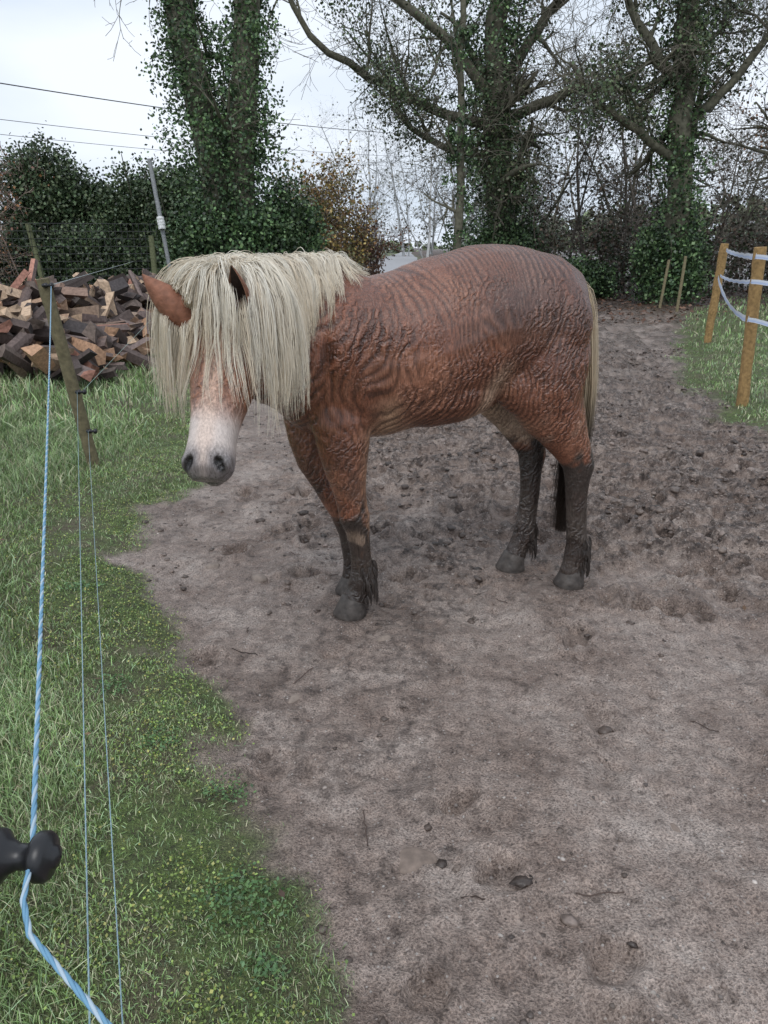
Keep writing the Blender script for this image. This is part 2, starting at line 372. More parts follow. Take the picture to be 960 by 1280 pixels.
ellh(.605,-.015,.044,.033);ellh(.605,-.015,-.044,.033)
ellh(.175,-.012,.088,.03);ellh(.175,-.012,-.088,.03)
ellh(.20,-.13,.06,.08);ellh(.20,-.13,-.06,.08)
LAT=(0,1,0)
def leg(pts,f=1.0): loft([((s,t,z),rt*(1+.13*float(sm(z,.5,.4))*float(sm(z,.06,.16))),rs*(1+.13*float(sm(z,.5,.4))*float(sm(z,.06,.16)))) for s,t,z,rs,rt in pts],lat=LAT,n=20)
leg([(.46,.11,1.12,.10,.07),(.50,.135,.98,.125,.085),(.485,.15,.85,.125,.09),(.478,.148,.76,.108,.085),(.468,.144,.66,.088,.072),(.452,.139,.56,.068,.061),(.44,.136,.49,.062,.055),(.432,.135,.445,.061,.055),(.42,.134,.39,.046,.042),(.408,.134,.29,.039,.036),(.402,.133,.215,.042,.038),(.40,.133,.165,.052,.047),(.418,.132,.115,.046,.044),(.436,.132,.075,.052,.052),(.446,.132,.05,.052,.052)])
leg([(.50,-.11,1.1,.10,.07),(.55,-.13,.95,.12,.085),(.562,-.135,.83,.108,.085),(.557,-.125,.73,.092,.075),(.54,-.118,.63,.076,.064),(.495,-.108,.53,.06,.054),(.455,-.10,.455,.058,.051),(.43,-.098,.39,.045,.041),(.40,-.095,.29,.039,.036),(.37,-.09,.165,.05,.045),(.38,-.088,.115,.045,.043),(.385,-.088,.06,.052,.052)])
leg([(-.36,.10,1.28,.15,.09),(-.38,.145,1.15,.205,.125),(-.395,.16,1.02,.205,.13),(-.395,.17,.93,.182,.120),(-.435,.17,.85,.150,.10),(-.49,.166,.77,.118,.087),(-.545,.158,.68,.088,.068),(-.583,.152,.62,.076,.058),(-.60,.15,.575,.073,.056),(-.598,.148,.51,.057,.048),(-.603,.146,.42,.044,.040),(-.618,.144,.28,.042,.039),(-.628,.143,.21,.045,.041),(-.634,.143,.165,.054,.048),(-.62,.142,.115,.047,.045),(-.612,.141,.07,.054,.053),(-.61,.141,.05,.054,.053)])
leg([(-.34,-.10,1.28,.15,.09),(-.36,-.145,1.12,.20,.125),(-.35,-.16,1.0,.19,.13),(-.345,-.165,.92,.165,.112),(-.38,-.16,.84,.138,.097),(-.428,-.15,.765,.110,.08),(-.475,-.142,.67,.083,.06),(-.51,-.132,.61,.073,.052),(-.517,-.13,.565,.070,.052),(-.512,-.125,.49,.054,.045),(-.512,-.12,.40,.043,.040),(-.505,-.118,.27,.041,.038),(-.495,-.116,.165,.053,.047),(-.465,-.115,.11,.047,.045),(-.445,-.114,.06,.053,.053)])
ell((.47,.15,1.12),(.13,.125,.21));ell((.47,-.15,1.12),(.13,.115,.21))
ell((.62,.09,1.0),(.115,.095,.14));ell((.62,-.09,1.0),(.115,.095,.14))
ell((-.44,.15,1.2),(.15,.13,.20));ell((-.43,-.15,1.2),(.15,.125,.20))
ell((-.22,.19,1.30),(.09,.09,.08));ell((-.22,-.19,1.30),(.09,.085,.08))
ell((-.27,.16,.97),(.10,.10,.13));ell((-.27,-.16,.97),(.10,.09,.13))
ell((-.17,0,.885),(.10,.045,.05))
ell((.1,0,.95),(.36,.28,.17))
me=bpy.data.meshes.new('tmp');me.from_pydata(HV,[],HF);tmp=bpy.data.objects.new('tmp',me);col.objects.link(tmp)
md=tmp.modifiers.new('r','REMESH');md.mode='VOXEL';md.voxel_size=.0065;md.use_smooth_shade=True
md=tmp.modifiers.new('s','SMOOTH');md.factor=.5;md.iterations=14
dg=bpy.context.evaluated_depsgraph_get();bm_=bpy.data.meshes.new_from_object(tmp.evaluated_get(dg))
bpy.data.objects.remove(tmp)
bm_.name='body';n=len(bm_.vertices);P=np.empty(n*3,np.float32);bm_.vertices.foreach_get('co',P);P=P.reshape(-1,3).astype(float)
nor=np.empty(n*3,np.float32);bm_.vertices.foreach_get('normal',nor);nor=nor.reshape(-1,3)
rel=P-PO;q=rel@dv;mm=rel@nv;w=rel@lv;inh=(q>.12)&(P[:,1]>.35)&(np.abs(w)<.16)
nost=np.zeros(n)
for sgn in (1,-1):
    c0=hp(.617,.006,sgn*.048);r0=P-c0
    d=np.sqrt(((r0@dv)/.023)**2+((r0@lv-sgn*.25*(r0@dv))/.0155)**2+((r0@nv)/.035)**2);k=sm(d,1.3,.5);P-=nor*(k*.017)[:,None];nost=np.maximum(nost,sm(d,1.35,.9))
mouth=np.exp(-((mm+.085)/.006)**2)*sm(q,.54,.58)*inh;P-=nor*(mouth*.006)[:,None]
s,t,z=P.T
body=sm(z,.70,.85)*(1-sm(q*inh,.15,.2)*inh)
P+=nor*(((fbm(s*5+11,z*4+3,3)-.5)*.018)*body)[:,None]
wx=s+.42*(fbm(s*2.1+3,z*2.1,3)-.5)+.10*(fbm(s*7,z*5+4,3)-.5)
cu=wx*190+z*52*np.sin(s*2.4+.9)+t*30
cu2=wx*130-z*60+11*fbm(s*6+5,z*6,2)
amp=sm(fbm(s*6+1,z*6+9,4),.36,.58);amp2=sm(fbm(s*4+21,z*4+5,4),.48,.64)
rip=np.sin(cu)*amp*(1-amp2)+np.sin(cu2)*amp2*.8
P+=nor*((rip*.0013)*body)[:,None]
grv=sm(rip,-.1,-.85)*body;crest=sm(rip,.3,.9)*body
bm_.vertices.foreach_set('co',P.astype(np.float32).ravel())
che=np.array([.175,.067,.038])
C=np.tile(che,(n,1))
def bl(C,k,c): k=np.clip(k,0,1)[:,None];return C*(1-k)+np.array(c)*k
nz=fbm(s*6+t*3,z*6+t*2,4);nz2=fbm(s*18+t*9,z*14,3);nz3=fbm(s*3.2+40,z*3.2+t*2,4)
C=bl(C,sm(nz,.42,.62)*.55,(.30,.14,.088))
C=bl(C,sm(nz3,.50,.64)*.55,(.09,.038,.026))
C=bl(C,.65*sm(s,.15,-.25)*sm(z,1.05,1.35)*sm(nz,.3,.5),(.115,.062,.048))
C=bl(C,.65*sm(np.hypot(s+.17,(z-1.3)*.8),.16,.02),(.065,.03,.024))
C=bl(C,.6*sm(np.hypot(s+.45,(z-1.25)*.8),.2,.03)*sm(nz2,.35,.6),(.08,.04,.032))
C=bl(C,.5*np.exp(-((s-.38)/.06)**2)*sm(z,.85,1.0)*sm(z,1.45,1.3),(.09,.035,.023))
C=bl(C,.4*sm(s,.5,.65)*sm(t,.3,.1),(.11,.042,.026))
C=bl(C,.8*sm(z,.89,.79)*sm(np.abs(s-.05),.42,.3)*sm(nz,.3,.5)*sm(np.abs(t),.30,.12),(.44,.28,.18))
C=bl(C,.75*np.exp(-((s-.31)/.05)**2)*sm(z,1.0,.86),(.48,.31,.20))
C=bl(C,.85*np.exp(-((s+.13+.3*(z-.95))/.045)**2)*sm(z,1.12,.96),(.56,.40,.29))
C=bl(C,.8*sm(t,-.02,-.08)*sm(z,.98,.88)*sm(z,.60,.68)*sm(s,-.2,-.3)*sm(nz,.3,.45),(.48,.37,.28))
C=bl(C,.6*sm(t,.0,.05)*sm(t,.16,.12)*sm(z,.95,.85)*sm(z,.60,.68)*sm(s,-.2,-.3),(.46,.33,.24))
C=bl(C,.4*sm(nz2,.5,.62)*sm(z,.95,.8)*sm(s,-.3,-.4)*sm(t,.1,.2),(.36,.23,.17))
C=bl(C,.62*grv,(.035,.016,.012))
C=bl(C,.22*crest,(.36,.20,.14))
hind=sm(s,-.1,-.2)
C=bl(C,.55*sm(z,.85,.62)*sm(nz2,.42,.6)*(z>.4),(.07,.04,.03))
thr=np.where(hind>.5,.58,.43)+(nz2-.5)*.40
C=bl(C,.95*sm(z,thr+.05,thr-.05)*(z<.8),(.032,.026,.023))
C=bl(C,.6*sm(nz2,.52,.61)*sm(z,.42,.36)*sm(z,.22,.28)*(s>0)*sm(t,.0,.1),(.32,.23,.17))
C=bl(C,.4*sm(nz2,.52,.62)*sm(z,.5,.4)*(s<0),(.09,.075,.065))
white=sm(q+.05*(nz2-.5),.40,.50)*inh
C=bl(C,.5*inh*sm(q,.15,.25),(.36,.17,.10))
C=bl(C,.85*white,(.62,.55,.51))
C=bl(C,.5*inh*sm(np.abs(w+.0),.04,.01)*sm(mm,-.03,.0)*sm(q,.15,.25),(.62,.46,.37))
C=bl(C,inh*.85*sm(q,.54,.60)*sm(np.abs(np.abs(w)-.047),.058,.02),(.13,.125,.135))
C=bl(C,inh*sm(q,.605,.635)*.8,(.15,.13,.13))
C=bl(C,nost,(.010,.008,.008));C=bl(C,mouth*.9,(.04,.03,.03))
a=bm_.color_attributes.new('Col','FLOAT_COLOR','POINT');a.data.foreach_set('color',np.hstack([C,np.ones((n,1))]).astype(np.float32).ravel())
Mh,nt,b=newmat('wet_chestnut_coat');L=nt.links
tc=N(nt,'ShaderNodeTexCoord');vc=N(nt,'ShaderNodeVertexColor',layer_name='Col')
wv=N(nt,'ShaderNodeTexWave',wave_type='BANDS',bands_direction='X');
for k_,v_ in (('Scale',12),('Distortion',13),('Detail',3),('Detail Scale',1.2),('Detail Roughness',.68)): wv.inputs[k_].default_value=v_
mp=N(nt,'ShaderNodeMapping');mp.inputs['Rotation'].default_value=(0,.5,0);L.new(tc.outputs['Object'],mp.inputs['Vector']);L.new(mp.outputs[0],wv.inputs['Vector'])
mp2=N(nt,'ShaderNodeMapping');mp2.inputs['Scale'].default_value=(110,110,16);L.new(tc.outputs['Object'],mp2.inputs['Vector'])
hn=N(nt,'ShaderNodeTexNoise');hn.inputs['Scale'].default_value=1.6;hn.inputs['Detail'].default_value=4;hn.inputs['Roughness'].default_value=.7;L.new(mp2.outputs[0],hn.inputs['Vector'])
n1=noise(5,4,.65)
sx=N(nt,'ShaderNodeSeparateColor');L.new(vc.outputs[0],sx.inputs[0])
br_=ramp(sx.outputs[2],[(.12,(1,1,1)),(.4,(.1,.1,.1))])
wr=ramp(wv.outputs['Fac'],[(.05,(.45,.40,.37)),(.4,(.97,.97,.97)),(1,(1.3,1.28,1.26))])
k1=ramp(n1.outputs['Fac'],[(.42,(.0,.0,.0)),(.60,(.85,.85,.85))])
kk=mix(1.0,k1.outputs[0],br_.outputs[0],'MULTIPLY')
c1=mix(kk,vc.outputs[0],mix(1.0,vc.outputs[0],wr.outputs[0],'MULTIPLY'))
hr=ramp(hn.outputs['Fac'],[(.35,(.55,.52,.50)),(.65,(1.48,1.46,1.44))])
hk=ramp(sx.outputs[2],[(.2,(.95,.95,.95)),(.5,(.25,.25,.25))])
c2=mix(hk.outputs[0],c1,mix(1.0,c1,hr.outputs[0],'MULTIPLY'));L.new(c2,b.inputs['Base Color'])
rgh=ramp(n1.outputs['Fac'],[(.35,(.20,.20,.20)),(.65,(.38,.38,.38))]);L.new(rgh.outputs[0],b.inputs['Roughness']);b.inputs['Specular IOR Level'].default_value=.65
ad=N(nt,'ShaderNodeMath',operation='MULTIPLY_ADD');L.new(hn.outputs['Fac'],ad.inputs[0]);ad.inputs[1].default_value=.6;
wm=N(nt,'ShaderNodeMath',operation='MULTIPLY');L.new(wv.outputs['Fac'],wm.inputs[0]);L.new(kk,wm.inputs[1]);L.new(wm.outputs[0],ad.inputs[2])
bp=N(nt,'ShaderNodeBump');bp.inputs['Strength'].default_value=.8;bp.inputs['Distance'].default_value=.007;L.new(ad.outputs[0],bp.inputs['Height']);L.new(bp.outputs[0],b.inputs['Normal'])
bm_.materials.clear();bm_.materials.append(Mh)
bm_.polygons.foreach_set('use_smooth',np.ones(len(bm_.polygons),bool))
bo=bpy.data.objects.new('body',bm_);col.objects.link(bo);bo.parent=horse
bvh=BVHTree.FromPolygons([tuple(v) for v in P],[tuple(p.vertices) for p in bm_.polygons])
A=Acc()
for (s0,t0) in HOOF:
    prof=[(.085,.001,-.01),(.085,.046,-.01),(.078,.053,-.008),(.06,.057,-.003),(.03,.065,.004),(.002,.073,.010),(-.006,.072,.010),(-.006,.001,.010)]
    A.tube([(s0+o,t0+.0001*k,zz) for k,(zz,r,o) in enumerate(prof)][::1],[p[1] for p in prof],24,np.array([.062,.052,.046]))
A.make('hooves',M_hoof,horse,True)
A=Acc()
for sg in (1,-1):
    V,F,Cc=blobs(np.array([hp(.19,.0,sg*.098)]),np.array([.021]),np.array([[.01,.007,.005]]),1,3,0);A.add(V,F,Cc)
mk('eyes',np.vstack(A.V),np.vstack(A.F),M_plastic,np.vstack(A.C),horse,True)
M_ear=attrmat('ear_skin',.6,.3,.25,60,.4)
EARC=[]
def ear(base,tip,openv,wd,nm):
    base=np.array(base);tip=np.array(tip);ax=tip-base;Ln=np.linalg.norm(ax);ax/=Ln
    EARC.append((base,tip))
    o=np.array(openv,float);o=nrm(o-ax*np.dot(o,ax));l=np.cross(ax,o)
    nu,nvv=15,13;V=[];C=[]
    for layer in (0,1):
        for i_ in range(nu):
            f=i_/(nu-1);prof=wd*(math.sin(math.pi*min(1,f*.80+.2))**.75)*(1-.25*f) if f<1 else .001
            prof=max(prof,.002)
            for j in range(nvv):
                a=(j/(nvv-1)-.5)*math.pi*(1.55-.75*f)
                rr_=prof*(1-.10*layer)
                p=base+ax*(f*Ln)+l*math.sin(a)*rr_-o*math.cos(a)*rr_*.9+o*(.25*wd*f)
                if layer: p=p+o*.003
                V.append(p);C.append((.24,.105,.065) if layer==0 else ((.045,.03,.024) if abs(j-6)<5 else (.25,.13,.08)))
    F=[];m_=nu*nvv
    for i_ in range(nu-1):
        for j in range(nvv-1):
            a=i_*nvv+j;F.append((a,a+1,a+nvv+1,a+nvv));F.append((m_+a,m_+a+nvv,m_+a+nvv+1,m_+a+1))
        for j in (0,nvv-1):
            a=i_*nvv+j;F.append((a,a+nvv,m_+a+nvv,m_+a))
    mk(nm,V,F,M_ear,C,horse,True)
ear(w2l(-.425,2.42,1.275),w2l(-.440,2.33,1.455),l2((-.35,-.9,.0)),.043,'ear_left')
ear(w2l(-.60,2.44,1.275),w2l(-.735,2.40,1.418),l2((.6,.6,-.4)),.056,'ear_right')
def guides(roots,dirs,lens,K=14,grav=.2,off=.012,wave=.06,avoid=True,dec=0):
    out=[]
    for p,d,ln in zip(roots,dirs,lens):
        p=np.array(p,float);p0=p.copy();d=nrm(np.array(d,float));st_=ln/(K-1);pts=[p.copy()];ph=R.uniform(0,6.28);wvv=R.normal(size=3)*wave
        o_=off*R.uniform(.4,1.8);fr=R.uniform(.6,1.3)
        for k in range(K-1):
            hz=d*np.array([1,1,0])
            d=nrm(d+np.array([0,0,-grav])-hz*dec+wvv*math.sin(ph+k*fr))
            p=p+d*st_
            loc,no,ix,ds=bvh.find_nearest(Vector(p))
            if loc is not None:
                v=np.array(p)-np.array(loc);sd=float(np.dot(v,np.array(no)))
                if sd<o_:
                    pn=np.array(loc)+np.array(no)*o_
                    d=nrm(pn-pts[-1]) if np.linalg.norm(pn-pts[-1])>1e-5 else d;p=pn
            pts.append(p.copy())
        pts=np.array(pts)
        if pts[:,2].max()<p0[2]+.03: out.append(pts)
    return np.array(out)
camd=l2((.18,-1.,0.1));camd=nrm(camd)
def behind_ears(P):
    P=P.copy()
    for (eb,et),rad in zip(EARC,(.034,.042)):
        eb=eb+(et-eb)*.22
        a_=et-eb;L2=np.dot(a_,a_)
        v=P-eb;f=np.clip((v@a_)/L2,0,1.05);c_=eb+f[...,None]*a_;v=P-c_
        oc=v@camd;pr=np.linalg.norm(v-oc[...,None]*camd,axis=-1)
        tgt=-.05
        k=(pr<rad)&(oc>tgt)&(oc<.16)
        wgt=sm(pr,rad,rad*.75)
        P=np.where(k[...,None],P+camd*((tgt-oc)*wgt)[...,None],P)
    return P
def hair(G,nch,spread,r0,cfun,tipc=.35,ears=False,cutmin=.72,jj=.10):
    n,K,_=G.shape;t=np.linspace(0,1,K)[None,:,None]
    tc_=tipc*R.uniform(.3,2.2,(n,1,1)).repeat(nch,0)
    o=R.normal(size=(n*nch,1,3))*spread*(1-(1-tc_)*t**1.2)*(.35+.65*np.minimum(1,t*5))
    jit=np.cumsum(R.normal(size=(n*nch,K,3))*spread*jj,axis=1)
    cut=R.uniform(cutmin,1.06,(n*nch,1,1))
    tt=np.clip(np.linspace(0,1,K)[None,:]*cut[:,:,0]*(K-1),0,K-1.001);i0=tt.astype(int);f=(tt-i0)[...,None]
    idx=np.repeat(np.arange(n),nch)[:,None];P=G[idx,i0]*(1-f)+G[idx,np.minimum(i0+1,K-1)]*f
    P=P+o+jit
    if ears: P=behind_ears(P)
    rd=r0*(1-.75*np.linspace(0,1,K)**2)[None,:]*R.uniform(.6,1.3,(n*nch,1))
    return P,rd,cfun(n,nch,K,P)
def blond(n,nch,K,P):
    a=np.array([.84,.75,.61]);b_=np.array([.93,.90,.82])
    u=np.repeat(R.random(n),nch)[:,None,None];v=R.random((n*nch,1,1))
    c=a*(1-u)+b_*u;c=c*(1-.35*(v>.92))*(.85+.18*v);t=np.linspace(0,1,K)[None,:,None]
    c=c*(1-t*.14*np.array([.3,.55,1.]))
    return np.broadcast_to(c+0*P,P.shape)
cr=np.array([(.44,0,1.42),(.52,0,1.452),(.60,.01,1.452),(.68,.035,1.447),(.78,.10,1.452),(.87,.20,1.452),(.92,.31,1.452),(.93,.40,1.448),(.928,.45,1.44)])
cl=np.r_[0,np.cumsum(np.linalg.norm(np.diff(cr,axis=0),axis=1))];cl/=cl[-1]
A=Acc()
n=820;u=R.random(n)**.95
rt=np.stack([np.interp(u,cl,cr[:,k]) for k in range(3)],-1);u2=np.minimum(u+.02,1);u1=u2-.04
tg=nrm(np.stack([np.interp(u2,cl,cr[:,k])-np.interp(u1,cl,cr[:,k]) for k in range(3)],-1))
lt=nrm(np.cross([0,0,1],tg));side=np.where(R.random(n)<.84,1,-1)[:,None]
rt=rt+R.normal(size=(n,3))*np.array([.012,.012,.005])-np.array([0,0,.006])
dr_=lt*side*.8+np.array([0,0,.0])+tg*(R.normal(.0,.20,(n,1))-.35*sm(u,.6,.1)[:,None])
ln=np.interp(u,[0,.12,.3,.5,.7,1],[.16,.25,.33,.40,.46,.46])*R.uniform(.45,1.2,n)
G=guides(rt,dr_,ln,14,.42,.014,.09,dec=.12)
p,r_,c_=hair(G,15,.0075,.0011,blond,ears=True,cutmin=.6,jj=.16,tipc=.25);A.tube(p,r_,3,c_)
n=700
an=R.uniform(-math.pi*.58,math.pi*.58,n)
rt=PO+np.outer(R.uniform(-.05,.05,n),lv)+np.outer(R.uniform(-.09,.0,n),hh)+np.array([0,0,.024])+R.normal(size=(n,3))*.005
dr_=np.outer(np.cos(an),hh)*.75+np.outer(np.sin(an),lv)*.75
ln=R.uniform(.30,.57,n)
G=guides(rt,dr_,ln,16,.30,.022,.085,dec=.12)
p,r_,c_=hair(G,16,.0085,.0011,blond,ears=True,cutmin=.6,jj=.16,tipc=.25);A.tube(p,r_,3,c_)
A.make('mane_and_forelock',M_hair,horse)
A=Acc()
tp=np.array([(-.585,0,1.375),(-.63,0,1.33),(-.66,0,1.20),(-.672,0,1.02),(-.678,0,.85),(-.67,-.005,.66),(-.65,-.01,.48),(-.63,-.01,.34),(-.62,-.01,.22)])
tt=np.linspace(0,1,len(tp));K=16;tq=np.linspace(0,1,K);base=np.stack([np.interp(tq,tt,tp[:,k]) for k in range(3)],-1)
n=150;wid=np.interp(tq,[0,.1,.4,.7,1],[.010,.020,.030,.034,.016])
off=R.normal(size=(n,1,3))*np.array([.45,1.0,.1]);G=base[None]+off*wid[None,:,None]+np.sin(tq*9+R.uniform(0,6,(n,1)))[...,None]*R.normal(size=(n,1,3))*.006
def tailc(n,nch,K,P):
    c=blond(n,nch,K,P);k=sm(P[...,2]+R.normal(size=P[...,2].shape)*.02,.96,.66)[...,None];return c*np.array([.72,.63,.52])*(1-k)+np.array([.05,.036,.028])*k
p,r_,c_=hair(G,14,.008,.0014,tailc,.5);A.tube(p,r_,3,c_)
A.make('tail',M_hair,horse)
A=Acc()
for (s0,t0) in [(.40,.133),(.37,-.09),(-.634,.143),(-.495,-.116)]:
    n=95;a=R.uniform(0,6.28,n);z0=R.uniform(.09,.24,n)
    k=.5+.5*np.cos(a-math.pi)
    keep=R.random(n)<.35+.65*k;a=a[keep];z0=z0[keep];k=k[keep];n=len(a)
    K=7;tt=np.linspace(0,1,K)[None,:];ln=(.035+.05*k*R.uniform(.6,1.2,n))[:,None]
    rad0=.050+.014*k[:,None]*np.sin(tt*2.6)
    G=np.stack([s0+np.cos(a)[:,None]*rad0,t0+np.sin(a)[:,None]*rad0*.92,np.maximum(z0[:,None]-ln*tt,.012)],-1)
    p,r_,c_=hair(G,10,.0035,.0014,lambda n,nch,K,P:np.broadcast_to((np.array([.038,.030,.026])*R.uniform(.6,1.9,(n*nch,1,1))),P.shape),.3);A.tube(p,r_,3,c_)
A.make('fetlock_feathers',M_dhair,horse)

# ================= fences
def post(P0,P1,r,c,name,parent=None,mat=M_wood,m=12):
    P0=np.array(P0,float);P1=np.array(P1,float);K=14;t=np.linspace(0,1,K)[:,None];P=P0+(P1-P0)*t
    P=P+R.normal(size=(K,3))*r*.03
    P=np.vstack([P,P[-1]+(P1-P0)*.002,P[-1]+(P1-P0)*.0025]);rd=np.r_[np.full(K,r)*(1+.04*R.normal(size=K)),r*.9,.0005]
    A=Acc();A.tube(P,rd,m,np.array(c));return A.make(name,mat,parent,False)
def g0(x,y): return float(gh(np.array([x]),np.array([y]))[0])
wf=empty('electric_rope_fence')
post((-2.04,5.2,g0(-2.04,5.2)-.1),(-2.20,5.12,1.31),.042,(.14,.12,.07),'wooden_post',wf)
post((-.47,.56,-.1),(-.46,.555,1.05),.04,(.12,.095,.05),'wooden_post_near',wf)
def rope(pts,r,name,c1_,c2_,m=6,tw=True,parent=wf,sag=0,mat=M_rope,K=260):
    pts=np.array(pts,float);l=np.r_[0,np.cumsum(np.linalg.norm(np.diff(pts,axis=0),axis=1))];u=np.linspace(0,l[-1],K)
    B=np.stack([np.interp(u,l,pts[:,k]) for k in range(3)],-1);B[:,2]-=sag*4*(u/l[-1])*(1-u/l[-1])
    A=Acc()
    if tw:
        T=nrm(np.gradient(B,axis=0));a_=nrm(np.cross(T,[0,0,1.]));b_=np.cross(T,a_)
        for k in range(3):
            ph=u/(r*2.6)*1.0+k*2.094
            P=B+(a_*np.cos(ph)[:,None]+b_*np.sin(ph)[:,None])*r*.45
            A.tube(P,np.full(K,r*.62),5,np.array([c1_,c2_,c2_][k]))
    else: A.tube(B,np.full(K,r),m,np.array(c1_))
    return A.make(name,mat,parent,True)
W_=(.40,.50,.58);BL=(.16,.32,.46)
rope([(-.325,.56,.972),(-2.155,5.13,1.27)],.0028,'rope_top',W_,BL,K=3600,sag=.02)
rope([(-.325,.56,.972),(-.318,.52,.957),(-.30,.49,.95),(-.21,.42,.935),(-.02,.24,.92)],.0028,'rope_top_end',W_,BL,K=500)
rope([(-.30,.55,.72),(-2.09,5.16,.58)],.0011,'rope_middle',(.34,.42,.46),(.22,.34,.38),K=2000)
rope([(-.28,.55,.51),(-2.05,5.16,.31)],.0011,'rope_low',(.34,.42,.46),(.22,.34,.38),K=2000)
rope([(-2.155,5.13,1.27),(-4.7,15,1.25)],.0022,'rope_far',(.45,.5,.5),BL,tw=False)
rope([(-2.05,5.16,.58),(-3.2,12,.8)],.0016,'rope_far_low',(.3,.4,.35),BL,tw=False)
def lathe_x(x0,prof,y,z,name,parent,c=(.012,.012,.014)):
    P=[(x0+a,y,z) for a,_ in prof];A=Acc();A.tube(P,[r for _,r in prof],20,np.array(c));A.make(name,M_plastic,parent,True)
lathe_x(-.445,[(0,.001),(.002,.012),(.05,.013),(.066,.014),(.068,.024),(.078,.026),(.088,.025),(.094,.017),(.104,.012),(.116,.012),(.118,.020),(.122,.023),(.130,.023),(.134,.020),(.136,.011),(.140,.010),(.143,.001)],.565,.962,'insulator_near',wf)
for k,(x,y,z) in enumerate([(-2.17,5.10,1.27),(-2.06,5.13,.58),(-2.02,5.13,.31)]):
    lathe_x(x,[(-.02,.001),(-.018,.01),(.0,.016),(.012,.016),(.018,.009),(.03,.009),(.036,.018),(.048,.018),(.054,.010),(.055,.001)],y-.03,z,'insulator_%d'%k,wf)

pf=empty('post_and_tape_fence')
pc=(.30,.19,.08)
P1=(3.54,7.43);P2=(5.3,12.7)
post((P1[0],P1[1],-.1),(3.46,7.40,1.50),.055,pc,'post_a',pf)
post((P2[0],P2[1],-.1),(5.33,12.6,1.55),.065,pc,'post_b',pf)
post((7.1,19.0,0),(7.15,19,1.3),.035,(.20,.17,.10),'post_c',pf);post((7.2,20.5,0),(7.3,20.5,1.2),.035,(.20,.17,.10),'post_d',pf)
def tape(p0,p1,sag,name,wd=.04,K=30):
    t=np.linspace(0,1,K);P=np.array(p0)*(1-t[:,None])+np.array(p1)*t[:,None];P[:,2]-=sag*4*t*(1-t);P[:,2]+=.004*np.sin(t*40)
    tw=.3*np.sin(t*7);V=[];C=[]
    for k in range(K):
        d=np.array([math.sin(tw[k])*.6,0,math.cos(tw[k])])
        for j,cc in zip((-.5,-.2,.2,.5),((.7,.74,.8),(.45,.55,.8),(.7,.74,.8),(.7,.74,.8))): V.append(P[k]+d*wd*j);C.append(cc)
    F=[(4*k+j,4*k+j+1,4*k+j+5,4*k+j+4) for k in range(K-1) for j in range(3)]
    mk(name,V,F,M_rope,C,pf)
tape((5.33,12.52,1.46),(3.40,7.33,1.42),.02,'tape_top',.055);tape((3.40,7.33,1.42),(3.9,4.5,1.42),.05,'tape_top_near')
tape((5.30,12.62,1.06),(3.42,7.33,.86),.12,'tape_low',.06);tape((3.42,7.33,.86),(3.9,4.5,.8),.02,'tape_low_near')
tape((5.33,12.62,1.08),(3.40,7.34,1.2),.03,'tape_mid',.04);tape((3.40,7.34,1.2),(3.9,4.5,1.2),.02,'tape_mid_near')
mf=empty('wire_mesh_fence')
A=Acc()
for k in range(11):
    z=.15+.16*k
    t=np.linspace(0,1,40)[:,None];P=np.array([-13,16.5,z+.25])*(1-t)+np.array([-5.2,18.5,z+.25])*t
    A.tube(P,np.full(40,.006),3,np.array((.015,.015,.015)))
for k in range(64):
    x=-13+7.8*k/63;y=16.5+2*k/63;A.tube([(x,y,.35),(x+.01,y,1.0),(x,y,2.0)],[.005]*3,3,np.array((.015,.015,.015)))
A.make('mesh',M_plastic,mf)
for k,(x,y,dx) in enumerate([(-12.2,16.7,.1),(-9.8,17.3,-.15),(-7.6,17.9,-.25),(-5.3,18.4,.0)]): post((x,y,.0),(x+dx,y,2.0 if k<3 else 1.75),.06,(.12,.13,.07),'stake_%d'%k,mf)
up=empty('leaning_utility_pole')
post((-5.0,19.0,0),(-5.35,19.0,3.4),.05,(.26,.27,.28),'pole',up);post((-5.17,18.9,1.9),(-5.19,18.9,2.15),.085,(.7,.7,.7),'white_insulator',up)
A=Acc()
def cat(a,b_,sag,r):
    t=np.linspace(0,1,60)[:,None];P=np.array(a)*(1-t)+np.array(b_)*t;P[:,2]-=(sag*4*t*(1-t))[:,0];A.tube(P,np.full(60,r),4,np.array((.03,.03,.032)))
cat((-10.5,16,4.9),(4,46,7.3),.35,.013);cat((-10.5,16,4.15),(5,50,6.6),.3,.007);cat((-10.5,16,3.85),(5,52,6.3),.3,.006);cat((0,28,5.4),(24,36,8),.4,.012)
A.make('overhead_power_lines',M_plastic)

